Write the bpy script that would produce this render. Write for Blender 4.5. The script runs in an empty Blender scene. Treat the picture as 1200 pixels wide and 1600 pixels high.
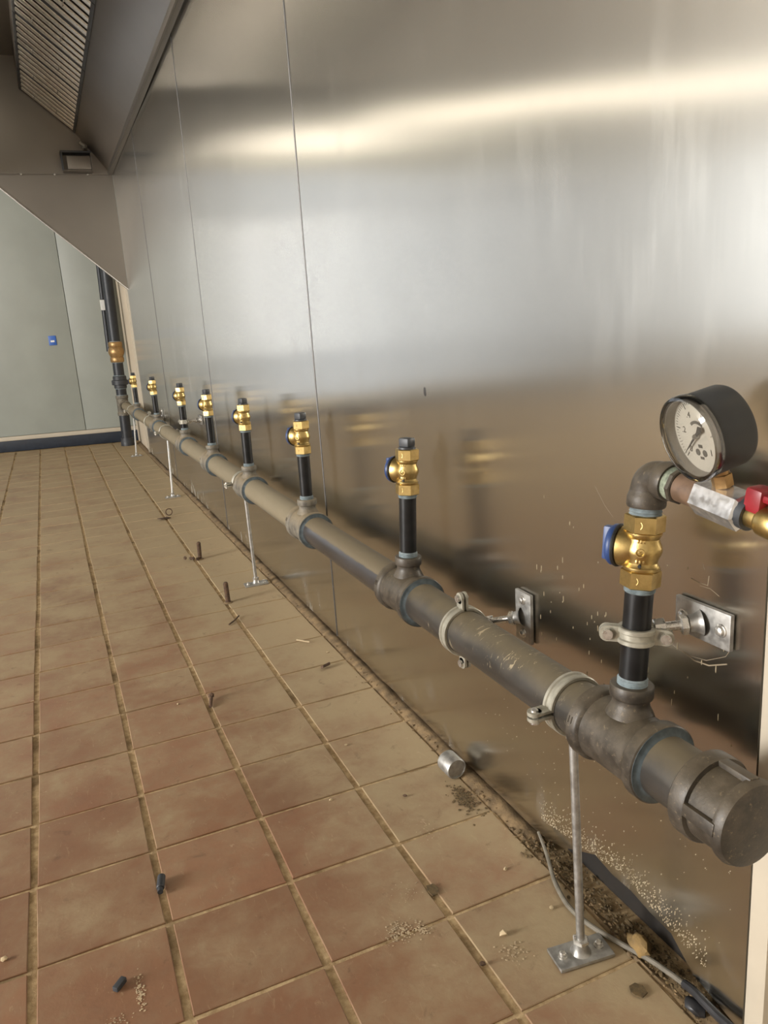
import bpy, bmesh, math, random
from mathutils import Vector, Matrix, noise as mnoise
random.seed(7)
SC = bpy.context.scene
COL = SC.collection
PI = math.pi
def V(*a): return Vector(a)
def srgb(r, g, b):
    f = lambda c: (c/255/12.92) if c/255 <= .04045 else ((c/255+.055)/1.055)**2.4
    return (f(r), f(g), f(b), 1)

# ------------------------------------------------------------------ camera
cd = bpy.data.cameras.new('camera'); cam = bpy.data.objects.new('camera', cd); COL.objects.link(cam)
cd.sensor_fit = 'HORIZONTAL'; cd.sensor_width = 36; cd.lens = 36*1201.83/1200
cd.clip_start = .02; cd.clip_end = 60
CR = V(0.9148213, -0.3983231, -0.0666386); CU = V(0.1550608, 0.1940713, 0.9686550); CW = V(0.3729050, 0.8964793, -0.2393049)
CAMP = V(0, 0, .7336)
cam.matrix_world = Matrix(((CR.x, CU.x, -CW.x, CAMP.x), (CR.y, CU.y, -CW.y, CAMP.y), (CR.z, CU.z, -CW.z, CAMP.z), (0, 0, 0, 1)))
SC.camera = cam
def pix(P):
    d = Vector(P)-CAMP; z = d.dot(CW)
    if z < .05: return None
    return 600+1201.83*d.dot(CR)/z, 800-1201.83*d.dot(CU)/z

# ------------------------------------------------------------------ world, lights, exposure
wd = bpy.data.worlds.new('world'); SC.world = wd; wd.use_nodes = True
wd.node_tree.nodes['Background'].inputs[0].default_value = (.84, .90, 1, 1)
wd.node_tree.nodes['Background'].inputs[1].default_value = 1.3
SC.view_settings.view_transform = 'Standard'; SC.view_settings.look = 'None'
SC.view_settings.gamma = 1; SC.view_settings.use_curve_mapping = False
SC.view_settings.exposure = 0.0
def area(name, loc, direction, sx, sy, power, color):
    l = bpy.data.lights.new(name, 'AREA'); l.shape = 'RECTANGLE'; l.size = sx; l.size_y = sy; l.energy = power; l.color = color
    o = bpy.data.objects.new(name, l); COL.objects.link(o); o.location = loc
    o.rotation_euler = Vector(direction).to_track_quat('-Z', 'Z').to_euler()
    return o
ROOM_X, ROOM_Y, CEIL = -5.5, -1.6, 2.58
area('window_daylight', (ROOM_X+.03, 1.0, 1.45), (1, 0, 0), 2.2, 1.4, 500, (1, .98, .95))

# ------------------------------------------------------------------ node helpers
class NT:
    def __init__(s, name):
        s.m = bpy.data.materials.new(name); s.m.use_nodes = True; s.t = s.m.node_tree
        s.b = s.t.nodes['Principled BSDF']; s.o = s.t.nodes['Material Output']
    def n(s, typ, **kw):
        nd = s.t.nodes.new(typ)
        for k, v in kw.items():
            if k in ('ins',): continue
            setattr(nd, k, v)
        for k, v in kw.get('ins', {}).items(): s.set(nd, k, v)
        return nd
    def set(s, nd, k, v):
        i = nd.inputs[k]
        if isinstance(v, bpy.types.NodeSocket): s.t.links.new(v, i)
        else: i.default_value = v
    def p(s, **kw):
        for k, v in kw.items(): s.set(s.b, k.replace('_', ' '), v)
    def coord(s, which='Object'): return s.n('ShaderNodeTexCoord').outputs[which]
    def pos(s): return s.n('ShaderNodeNewGeometry').outputs['Position']
    def mapp(s, vec, scale=(1, 1, 1), rot=(0, 0, 0), loc=(0, 0, 0)):
        return s.n('ShaderNodeMapping', ins={'Vector': vec, 'Scale': scale, 'Rotation': rot, 'Location': loc}).outputs[0]
    def noise(s, vec, scale, detail=4, rough=.55, dist=0):
        return s.n('ShaderNodeTexNoise', ins={'Vector': vec, 'Scale': scale, 'Detail': detail, 'Roughness': rough, 'Distortion': dist}).outputs['Fac']
    def ramp(s, fac, stops):
        nd = s.n('ShaderNodeValToRGB'); e = nd.color_ramp.elements
        while len(e) < len(stops): e.new(.5)
        for el, (p, c) in zip(e, stops):
            el.position = p; el.color = c if len(c) == 4 else (*c, 1)
        s.t.links.new(fac, nd.inputs[0]); return nd.outputs[0]
    def step(s, fac, a, b):
        return s.n('ShaderNodeMapRange', interpolation_type='SMOOTHSTEP', ins={'Value': fac, 'From Min': a, 'From Max': b, 'To Min': 0., 'To Max': 1.}).outputs[0]
    def rng(s, fac, a, b, c, d):
        return s.n('ShaderNodeMapRange', ins={'Value': fac, 'From Min': a, 'From Max': b, 'To Min': c, 'To Max': d}).outputs[0]
    def math(s, op, a, b=0.0):
        nd = s.n('ShaderNodeMath', operation=op); s.set(nd, 0, a); s.set(nd, 1, b); return nd.outputs[0]
    def mix(s, fac, a, b, blend='MIX'):
        nd = s.n('ShaderNodeMix', data_type='RGBA', blend_type=blend)
        s.set(nd, 0, fac); s.set(nd, 6, a); s.set(nd, 7, b); return nd.outputs[2]
    def xyz(s, vec):
        return s.n('ShaderNodeSeparateXYZ', ins={0: vec}).outputs
    def bump(s, h, strength, dist=.002):
        nd = s.n('ShaderNodeBump', ins={'Height': h, 'Strength': strength, 'Distance': dist}); s.t.links.new(nd.outputs[0], s.b.inputs['Normal'])
def rgb(*c): return (*c, 1)

def simple(name, col, rough=.5, metal=0., var=.15, scale=40, bump=0., spec=.5):
    t = NT(name); v = t.pos()
    n = t.noise(v, scale, 4)
    c = t.mix(t.step(n, .3, .7), tuple(x*(1-var) for x in col[:3])+(1,), tuple(min(1, x*(1+var)) for x in col[:3])+(1,))
    t.p(Base_Color=c, Roughness=t.rng(n, .3, .7, rough*.85, min(1, rough*1.15)), Metallic=metal)
    t.b.inputs['Specular IOR Level'].default_value = spec
    if bump: t.bump(t.noise(v, scale*6, 3), bump, .001)
    return t.m

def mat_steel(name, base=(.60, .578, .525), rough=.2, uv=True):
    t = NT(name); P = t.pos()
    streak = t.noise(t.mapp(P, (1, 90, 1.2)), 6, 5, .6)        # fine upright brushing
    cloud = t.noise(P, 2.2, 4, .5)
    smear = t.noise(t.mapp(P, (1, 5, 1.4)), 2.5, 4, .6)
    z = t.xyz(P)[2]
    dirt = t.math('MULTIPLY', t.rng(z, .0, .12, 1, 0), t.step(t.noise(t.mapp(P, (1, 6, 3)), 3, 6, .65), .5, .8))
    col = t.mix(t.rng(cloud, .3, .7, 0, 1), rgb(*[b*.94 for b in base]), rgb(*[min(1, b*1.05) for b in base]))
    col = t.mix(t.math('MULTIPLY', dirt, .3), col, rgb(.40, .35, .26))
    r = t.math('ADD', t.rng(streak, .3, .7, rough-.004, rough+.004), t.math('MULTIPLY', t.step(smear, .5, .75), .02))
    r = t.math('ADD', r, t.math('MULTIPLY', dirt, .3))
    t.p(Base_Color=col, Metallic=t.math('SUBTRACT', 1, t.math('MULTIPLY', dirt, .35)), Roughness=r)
    if uv:
        t.b.inputs['Anisotropic'].default_value = .88
        tg = t.n('ShaderNodeTangent', direction_type='UV_MAP'); t.t.links.new(tg.outputs[0], t.b.inputs['Tangent'])
        t.b.inputs['Anisotropic Rotation'].default_value = .0
    t.bump(streak, .004, .0004)
    return t.m

def mat_tile(name, attr):
    t = NT(name); P = t.pos()
    if attr: rnd = t.n('ShaderNodeAttribute', attribute_name='tint').outputs['Fac']
    else: rnd = t.n('ShaderNodeObjectInfo').outputs['Random']
    clay = t.ramp(rnd, [(0, srgb(136, 99, 73)), (.35, srgb(127, 95, 71)), (.7, srgb(142, 104, 78)), (1, srgb(123, 88, 65))])
    n1 = t.noise(P, 7, 6, .6); n2 = t.noise(P, 38, 6, .65, .4); n3 = t.noise(P, 160, 3)
    clay = t.mix(t.math('MULTIPLY', t.step(n2, .35, .75), .35), clay, srgb(110, 76, 58))
    xs = t.xyz(P)
    # builder's dust: patches everywhere, thicker against the wall and further down the room
    near_wall = t.rng(xs[0], .16, .54, 0, .36); far = t.rng(xs[1], .8, 2.8, 0, .34)
    d = t.math('ADD', t.math('ADD', n1, near_wall), far)
    d = t.math('ADD', d, t.math('MULTIPLY', t.math('SUBTRACT', n2, .5), .5))
    dust = t.step(d, .36, .98)
    col = t.mix(t.math('MULTIPLY', dust, .86), clay, srgb(166, 149, 117))
    spots = t.math('MULTIPLY', t.step(t.noise(P, 48, 8, .75, .3), .60, .72), t.step(t.noise(P, 5.5, 3), .45, .62))
    col = t.mix(t.math('MULTIPLY', spots, .6), col, srgb(200, 182, 150))
    scuff = t.step(t.noise(t.mapp(P, (10, 2.5, 1), (0, 0, .5)), 12, 6, .7, 1.2), .60, .70)
    col = t.mix(t.math('MULTIPLY', scuff, .28), col, srgb(184, 164, 130))
    dark = t.step(t.noise(P, 26, 7, .72, .5), .58, .74)
    col = t.mix(t.math('MULTIPLY', dark, .45), col, srgb(80, 60, 44))
    t.p(Base_Color=col, Roughness=t.rng(dust, 0, 1, .48, .8))
    t.b.inputs['Specular IOR Level'].default_value = .35
    t.bump(t.math('ADD', n2, t.math('MULTIPLY', n3, .35)), .25, .0015)
    return t.m

def mat_grout():
    t = NT('grout'); P = t.pos()
    n = t.noise(P, 60, 6, .7); n2 = t.noise(P, 9, 4)
    c = t.mix(t.step(n, .3, .7), srgb(150, 126, 92), srgb(196, 172, 134))
    c = t.mix(t.math('MULTIPLY', t.step(n2, .5, .68), .6), c, srgb(84, 66, 44))
    t.p(Base_Color=c, Roughness=.95); t.b.inputs['Specular IOR Level'].default_value = .15
    t.bump(n, .8, .003); return t.m

def mat_pipe(name, dark, dust_col, lo, hi, amount, rough=.42, scratch=0., fine=1.):
    """dark painted steel under a layer of settled dust: thickest on faces that look up"""
    t = NT(name); P = t.pos(); nz = t.xyz(t.n('ShaderNodeNewGeometry').outputs['Normal'])[2]
    n = t.noise(P, 30, 6, .65); n2 = t.noise(t.mapp(P, (1, .25, 1)), 45, 4, .6)
    k = t.math('ADD', nz, t.math('MULTIPLY', t.math('SUBTRACT', n, .5), .7*fine))
    d = t.math('MULTIPLY', t.step(k, lo, hi), amount)
    c = t.mix(t.step(n2, .3, .7), rgb(*[x*.8 for x in dark]), rgb(*[x*1.25 for x in dark]))
    c = t.mix(d, c, dust_col)
    if scratch:
        s = t.step(t.noise(t.mapp(P, (3, 9, 3)), 16, 6, .75, .6), .585, .61)
        s = t.math('MULTIPLY', s, t.step(t.noise(P, 13, 2), .50, .58))
        c = t.mix(t.math('MULTIPLY', s, scratch), c, srgb(170, 155, 125))
    t.p(Base_Color=c, Roughness=t.math('ADD', t.math('MULTIPLY', d, .4), t.rng(n2, .3, .7, rough-.06, rough+.08)))
    t.b.inputs['Specular IOR Level'].default_value = .5
    t.bump(n, .12, .0008); return t.m

def mat_iron(name, a, b, rough=.5, dust=.35):
    t = NT(name); P = t.pos(); nz = t.xyz(t.n('ShaderNodeNewGeometry').outputs['Normal'])[2]
    n = t.noise(P, 55, 6, .65); g = t.noise(P, 420, 2)
    c = t.mix(t.step(n, .3, .7), rgb(*[x*.8 for x in a]), rgb(*[x*1.2 for x in b]))
    c = t.mix(t.math('MULTIPLY', t.step(t.noise(P, 170, 5, .75), .58, .70), .45), c, srgb(150, 132, 104))
    d = t.math('MULTIPLY', t.step(t.math('ADD', nz, t.math('MULTIPLY', n, .5)), .1, 1.3), dust)
    c = t.mix(d, c, srgb(142, 126, 98))
    t.p(Base_Color=c, Roughness=t.rng(n, .3, .7, rough-.06, rough+.1), Metallic=.1)
    t.bump(t.math('ADD', n, t.math('MULTIPLY', g, .6)), .3, .0008); return t.m

def mat_brass():
    t = NT('brass'); P = t.pos(); n = t.noise(P, 60, 5, .6); n2 = t.noise(P, 500, 2)
    c = t.mix(t.step(n, .35, .7), rgb(.60, .45, .19), rgb(.40, .285, .105))
    t.p(Base_Color=c, Metallic=1., Roughness=t.rng(n, .3, .7, .30, .46)); t.bump(n2, .12, .0004); return t.m
def mat_zinc(name='galvanised_steel', col=(.42, .41, .385), rough=.44):
    t = NT(name); P = t.pos(); n = t.noise(P, 130, 4, .6)
    c = t.mix(t.step(n, .3, .7), rgb(*[x*.8 for x in col]), rgb(*[min(1, x*1.1) for x in col]))
    t.p(Base_Color=c, Metallic=.85, Roughness=t.rng(n, .3, .7, rough-.06, rough+.12)); t.bump(n, .08, .0004); return t.m
def mat_glass(name, gloss=.10):
    t = NT(name); tr = t.n('ShaderNodeBsdfTransparent', ins={'Color': (.96, .96, .95, 1)})
    gl = t.n('ShaderNodeBsdfGlossy', ins={'Roughness': .04})
    fr = t.n('ShaderNodeFresnel', ins={'IOR': 1.45})
    mx = t.n('ShaderNodeMixShader', ins={0: t.math('ADD', t.math('MULTIPLY', fr.outputs[0], .9), gloss), 1: tr.outputs[0], 2: gl.outputs[0]})
    t.t.links.new(mx.outputs[0], t.o.inputs[0]); return t.m
def mat_emit(name, col, k):
    t = NT(name); t.p(Base_Color=rgb(.8, .8, .8)); t.b.inputs['Emission Color'].default_value = rgb(*col); t.b.inputs['Emission Strength'].default_value = k; return t.m

M = dict(
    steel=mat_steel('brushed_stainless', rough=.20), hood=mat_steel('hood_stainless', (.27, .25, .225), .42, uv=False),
    filt=mat_zinc('filter_steel', (.95, .90, .82), .34), strip=mat_zinc('seam_steel', (.12, .115, .11), .42),
    tile=mat_tile('terracotta_tile', False), tiles=mat_tile('terracotta_tile_field', True), grout=mat_grout(),
    mortar=simple('dirty_mortar', srgb(120, 100, 72), .95, var=.35, scale=45, bump=.8),
    cavity=simple('shade_dark_core', srgb(30, 25, 20), .95, var=.3),  # near-black base colour: shade of the recess put into the surface
    pipe_old=mat_pipe('dusty_black_pipe', (.040, .038, .036), srgb(126, 115, 92), -1.3, .1, .93, .4),
    pipe_wiped=mat_pipe('half_wiped_pipe', (.035, .031, .029), srgb(112, 100, 77), .52, .60, .85, .33, fine=.25),
    pipe_new=mat_pipe('scuffed_dark_pipe', (.036, .032, .027), srgb(126, 112, 84), .15, 1.25, .62, .40, scratch=.75),
    nipple=simple('satin_black_pipe', (.008, .0085, .009), .34, var=.3, spec=.35),
    riser=mat_pipe('charcoal_pipe', (.018, .021, .026), srgb(120, 116, 104), .6, 1.4, .4, .45),
    tee=mat_iron('malleable_iron', (.036, .030, .023), (.062, .051, .038), .46, .18),
    tee_old=mat_iron('dusty_malleable_iron', (.10, .09, .072), (.16, .145, .115), .6, .75),
    union=simple('dark_union', (.035, .038, .043), .5),
    paste=simple('blue_grey_joint_paste', srgb(118, 130, 134), .6, var=.25, scale=120),
    paste_dark=simple('dark_joint_paste', srgb(74, 84, 88), .55, var=.3, scale=120),
    brass=mat_brass(), old_brass=mat_zinc('weathered_brass', (.42, .27, .12), .42),
    zinc=mat_zinc(), chrome=mat_zinc('bright_nickel', (.82, .82, .83), .14), bolt=mat_zinc('bolt_zinc', (.66, .64, .6), .26),
    cast=simple('grey_cast_clamp', srgb(160, 156, 142), .45, .35, var=.15, scale=90),
    blue=simple('blue_plastic', (.022, .050, .155), .4), black=simple('black_rubber', (.012, .012, .012), .5),
    case=simple('black_gauge_case', (.018, .02, .022), .5, var=.25), dial=simple('dial_white', (.66, .62, .54), .5, var=.03),
    ink=simple('dial_ink', (.03, .03, .03), .6), glass=mat_glass('clear_cover'), pane=mat_glass('window_glass', .02),
    red=simple('red_lever', (.24, .012, .018), .42), rust=simple('rusty_steel', srgb(82, 62, 46), .85, var=.4, scale=120, bump=.6),
    cream=simple('cream_wall', srgb(200, 186, 164), .6, var=.05, scale=6), trim=simple('white_trim', srgb(188, 178, 160), .45, var=.04, scale=8),
    backwall=simple('grey_green_panel', srgb(146, 150, 142), .42, var=.05, scale=3), navy=simple('navy_base', srgb(34, 42, 54), .4, var=.15),
    plaster=simple('painted_plaster', srgb(196, 190, 178), .8, var=.04, scale=4), ceil=simple('ceiling_paint', srgb(150, 146, 138), .85, var=.05, scale=3),
    sign=simple('sign_blue', srgb(40, 90, 170), .4), white=simple('white_print', srgb(225, 225, 220), .6, var=.04),
    cable=simple('grey_cable', srgb(110, 104, 92), .5, var=.2, scale=70), tape=simple('black_tape', (.02, .02, .022), .45),
    stone=simple('yellow_stone', srgb(128, 104, 64), .85, var=.3, scale=60, bump=.6), chip=simple('pale_chip', srgb(190, 170, 136), .8, var=.2),
    splash=simple('dried_splash', srgb(186, 172, 144), .8, var=.1), dirt=simple('dark_dirt', srgb(92, 76, 50), .95, var=.4, scale=200),
    frame=simple('window_frame_paint', srgb(215, 215, 212), .5, var=.03),
    tube=mat_emit('lamp_tube', (1, .90, .74), 2.7), tube2=mat_emit('hood_tube', (1, .88, .72), 6),
)

# ------------------------------------------------------------------ mesh builder
OFF = {}
class MB:
    def __init__(s): s.bm = bmesh.new()
    def face(s, vs):
        try: return s.bm.faces.new(vs)
        except ValueError: return None
    def box(s, c, size, bevel=0., R=None):
        mat = Matrix.Translation(Vector(c)) @ (R.to_4x4() if R is not None else Matrix.Identity(4)) @ Matrix.Diagonal((*size, 1))
        r = bmesh.ops.create_cube(s.bm, size=1, matrix=mat)
        if bevel:
            es = list({e for v in r['verts'] for e in v.link_edges})
            bmesh.ops.bevel(s.bm, geom=es, offset=bevel, segments=2, affect='EDGES', profile=.6)
        return s
    def lathe(s, prof, M4=None, seg=28, close=False):
        """prof: (radius, height) pairs, revolved about local Z"""
        M4 = M4 or Matrix.Identity(4); rings = []
        for r, z in prof:
            if r < 1e-6: rings.append([s.bm.verts.new(M4 @ V(0, 0, z))])
            else: rings.append([s.bm.verts.new(M4 @ V(r*math.cos(2*PI*i/seg), r*math.sin(2*PI*i/seg), z)) for i in range(seg)])
        pairs = list(zip(rings, rings[1:])) + ([(rings[-1], rings[0])] if close else [])
        for a, b in pairs:
            for i in range(seg):
                j = (i+1) % seg
                if len(a) == 1 and len(b) == 1: continue
                if len(a) == 1: s.face((a[0], b[j], b[i]))
                elif len(b) == 1: s.face((a[i], a[j], b[0]))
                else: s.face((a[i], a[j], b[j], b[i]))
        return s
    def cyl(s, p0, p1, r, r1=None, seg=20, ch=0.):
        p0, p1 = Vector(p0), Vector(p1); L = (p1-p0).length; r1 = r if r1 is None else r1
        prof = [(0, 0), (r-ch, 0)] + ([(r, ch)] if ch else []) + ([(r1, L-ch)] if ch else []) + [(r1-ch, L), (0, L)]
        return s.lathe(prof, frame(p0, p1-p0), seg)
    def prism(s, p0, p1, rc, n=6, ch=.0012, rot=0.):
        """chamfered n-sided nut between two points, rc = corner radius"""
        p0, p1 = Vector(p0), Vector(p1); L = (p1-p0).length; M4 = frame(p0, p1-p0); lv = []
        for r, z in ((rc-ch*1.6, 0), (rc, ch), (rc, L-ch), (rc-ch*1.6, L)):
            lv.append([s.bm.verts.new(M4 @ V(r*math.cos(rot+2*PI*i/n), r*math.sin(rot+2*PI*i/n), z)) for i in range(n)])
        for a, b in zip(lv, lv[1:]):
            for i in range(n): s.face((a[i], a[(i+1) % n], b[(i+1) % n], b[i]))
        s.face(lv[0][::-1]); s.face(lv[-1]); return s
    def tube(s, pts, r, seg=10, caps=True):
        pts = [Vector(p) for p in pts]; rings = []; up = V(0, 0, 1)
        rr = r if isinstance(r, (list, tuple)) else [r]*len(pts)
        prev = None
        for i, p in enumerate(pts):
            d = (pts[min(i+1, len(pts)-1)]-pts[max(i-1, 0)]).normalized()
            if prev is None:
                a = d.orthogonal().normalized()
            else:
                a = (prev-d*prev.dot(d)).normalized()
            prev = a; b = d.cross(a)
            rings.append([s.bm.verts.new(p+(a*math.cos(2*PI*k/seg)+b*math.sin(2*PI*k/seg))*rr[i]) for k in range(seg)])
        for a, b in zip(rings, rings[1:]):
            for k in range(seg): s.face((a[k], a[(k+1) % seg], b[(k+1) % seg], b[k]))
        if caps: s.face(rings[0][::-1]); s.face(rings[-1])
        return s
    def poly(s, pts, thick):
        """a flat outline given thickness along the vector `thick`"""
        t = Vector(thick); a = [s.bm.verts.new(Vector(p)) for p in pts]; b = [s.bm.verts.new(Vector(p)+t) for p in pts]
        n = len(pts); s.face(a); s.face(b[::-1])
        for i in range(n): s.face((a[i], b[i], b[(i+1) % n], a[(i+1) % n]))
        return s
    def blob(s, c, size, seed=0, sub=2, amp=.25):
        r = bmesh.ops.create_icosphere(s.bm, subdivisions=sub, radius=1)
        for v in r['verts']:
            k = 1+amp*mnoise.noise(v.co*1.3+V(seed*7.1, seed*3.3, seed))
            v.co = Vector(c)+V(v.co.x*size[0]*k, v.co.y*size[1]*k, v.co.z*size[2]*k)
        return s
    def arc(s, prof, a0, a1, M4=None, seg=24):
        """closed (r, z) profile swept about local Z from a0 to a1"""
        M4 = M4 or Matrix.Identity(4); rings = []
        for i in range(seg+1):
            a = a0+(a1-a0)*i/seg
            rings.append([s.bm.verts.new(M4 @ V(r*math.cos(a), r*math.sin(a), z)) for r, z in prof])
        n = len(prof)
        for A, B in zip(rings, rings[1:]):
            for k in range(n): s.face((A[k], A[(k+1) % n], B[(k+1) % n], B[k]))
        s.face(rings[0][::-1]); s.face(rings[-1]); return s
    def build(s, name, mat, parent=None, smooth=35, recenter=True):
        bmesh.ops.recalc_face_normals(s.bm, faces=s.bm.faces)
        me = bpy.data.meshes.new(name); s.bm.to_mesh(me); s.bm.free()
        return link(name, me, mat, parent, smooth, recenter)
def frame(p, d):
    d = Vector(d).normalized(); q = V(0, 0, 1).rotation_difference(d)
    if d.z < -.9999: q = Matrix.Rotation(PI, 3, 'X').to_quaternion()
    return Matrix.Translation(Vector(p)) @ q.to_matrix().to_4x4()
def link(name, me, mat, parent=None, smooth=35, recenter=True):
    c = V(0, 0, 0)
    if recenter and len(me.vertices):
        lo = [min(v.co[k] for v in me.vertices) for k in range(3)]; hi = [max(v.co[k] for v in me.vertices) for k in range(3)]
        c = V(*[(lo[k]+hi[k])/2 for k in range(3)]); me.transform(Matrix.Translation(-c))
    me.materials.append(M[mat] if isinstance(mat, str) else mat)
    if smooth:
        me.polygons.foreach_set('use_smooth', [True]*len(me.polygons)); me.set_sharp_from_angle(angle=math.radians(smooth))
    o = bpy.data.objects.new(name, me); COL.objects.link(o); o['_o'] = 1; del o['_o']
    OFF[o.name] = c
    if parent: o.parent = parent; o.location = c-OFF[parent.name]
    else: o.location = c
    return o
def tag(o, label, cat, group=None):
    o['label'] = label; o['category'] = cat
    if group: o['group'] = group
    return o
def struct(o, label=None):
    o['kind'] = 'structure'
    if label: o['label'] = label
    return o
def thing(name, label, cat, loc, group=None, local=False, rot=None):
    """an Empty at the thing's base; local=True: parts are given in the thing's own frame"""
    o = bpy.data.objects.new(name, None); COL.objects.link(o); o.empty_display_size = .02
    o.location = loc
    if rot: o.rotation_euler = rot
    OFF[o.name] = V(0, 0, 0) if local else Vector(loc)
    return tag(o, label, cat, group)
def sub(o, name): return o
def copy_tree(o, parent=None):
    c = o.copy(); COL.objects.link(c); c.parent = parent
    OFF[c.name] = OFF[o.name].copy()
    for ch in list(o.children): copy_tree(ch, c)
    return c

# =================================================================== ROOM
WX = .540                                    # face of the steel wall
T = .158; TS = 1.02873*T
colx = lambda L: (-1.84177+1.02873*L)*T      # long joints
rowy = lambda k: (5.68483+k)*T               # cross joints
B0, BD = V(-.402, 6.214, 0), V(.838, -.174, 0).normalized()      # foot of the far wall
BN = V(BD.y, -BD.x, 0)                       # points back into the room
def back_at(x): return B0+BD*((x-B0.x)/BD.x)

# ---- floor: bed of grout, single tiles on it
fl = MB().poly([(ROOM_X-.1, ROOM_Y-.1, -.0028), (.62, ROOM_Y-.1, -.0028), (.62, 7.5, -.0028), (ROOM_X-.1, 7.5, -.0028)], (0, 0, -.08)).build('floor', 'grout', smooth=0)
struct(fl, 'red clay quarry tile floor with sandy joints')
TW, TL = TS-.0105, T-.0062
def tile_geo(bm, cx, cy, seed, dz=0., tilt=(0, 0)):
    rr = random.Random(seed); g = lambda a: rr.uniform(-a, a); rings = []
    cor = [(-TW/2+g(.0012), -TL/2+g(.0008)), (TW/2+g(.0012), -TL/2+g(.0008)), (TW/2+g(.0012), TL/2+g(.0008)), (-TW/2+g(.0012), TL/2+g(.0008))]
    for ins, z in ((0, -.012), (0, -.0009), (.0010, 0)):
        ring = []
        for x, y in cor:
            x2 = x-math.copysign(ins, x); y2 = y-math.copysign(ins, y)
            ring.append(bm.verts.new((cx+x2, cy+y2, z+dz+tilt[0]*x+tilt[1]*y)))
        rings.append(ring)
    for a, b in zip(rings, rings[1:]):
        for i in range(4): bm.faces.new((a[i], a[(i+1) % 4], b[(i+1) % 4], b[i]))
    bm.faces.new(rings[-1])
variants = []
for s in range(10):
    bm = bmesh.new(); tile_geo(bm, 0, 0, 100+s); me = bpy.data.meshes.new('tile'); bm.to_mesh(me); bm.free(); me.materials.append(M['tile']); variants.append(me)
cells = []
for L in range(-34, 5):
    for k in range(-16, 41):
        cx, cy = (colx(L)+colx(L+1))/2, (rowy(k)+rowy(k+1))/2
        if cy+TL/2 > back_at(cx).y-.02 or cx-TW/2 < ROOM_X+.01 or cy-TL/2 < ROOM_Y+.01: continue
        ps = [pix((cx+a*TW/2, cy+b*TL/2, 0)) for a in (-1, 1) for b in (-1, 1)]
        vis = all(ps) and max(p[0] for p in ps) > 0 and min(p[0] for p in ps) < 1200 and max(p[1] for p in ps) > 640 and min(p[1] for p in ps) < 1600
        cells.append((vis, cy, L, k, cx))
seen = sorted([c for c in cells if c[0]], key=lambda c: c[1])[:300]
seen_keys = {(c[2], c[3]) for c in seen}
for vis, cy, L, k, cx in seen:
    rr = random.Random(L*91+k*17)
    o = bpy.data.objects.new('tile', rr.choice(variants)); COL.objects.link(o); o.parent = fl
    o.location = V(cx, cy, rr.uniform(-.0006, .0006))-OFF[fl.name]
    o.rotation_euler = (rr.uniform(-.004, .004), rr.uniform(-.004, .004), rr.choice((0, PI))+rr.uniform(-.006, .006))
bm = bmesh.new(); tints = []
for vis, cy, L, k, cx in cells:
    if (L, k) in seen_keys: continue
    n0 = len(bm.faces); tile_geo(bm, cx, cy, L*131+k, random.uniform(-.0006, .0006)); tints += [random.random()]*(len(bm.faces)-n0)
me = bpy.data.meshes.new('tile_field'); bm.to_mesh(me); bm.free()
a = me.attributes.new('tint', 'FLOAT', 'FACE'); a.data.foreach_set('value', tints)
o = link('tile_field', me, 'tiles', fl, 0); o['kind'] = 'stuff'
# mortar fillet between the last tiles and the wall, crumbled
ed = colx(5)-.006
mb = MB(); n = 220; prev = None
for i in range(n+1):
    y = .2+i*(5.85-.2)/n
    q = lambda k, s: mnoise.noise(V(y*s, k*9.7, 0))
    hole = .5 < y < .8
    pts = [V(ed+.003*q(1, 25), y, -.006), V(ed+.006+.003*q(2, 30), y, .000+.0025*q(3, 22)), V(WX-.010, y, (-.003 if hole else .003)+.004*q(4, 26)), V(WX+.004, y, (-.004 if hole else .006)+.004*q(5, 18)), V(WX+.02, y, -.006)]
    ring = [mb.bm.verts.new(p) for p in pts]
    if prev:
        for j in range(4): mb.face((prev[j], prev[j+1], ring[j+1], ring[j]))
    prev = ring
mb.build('mortar_edge', 'mortar', fl, 60)

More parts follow.
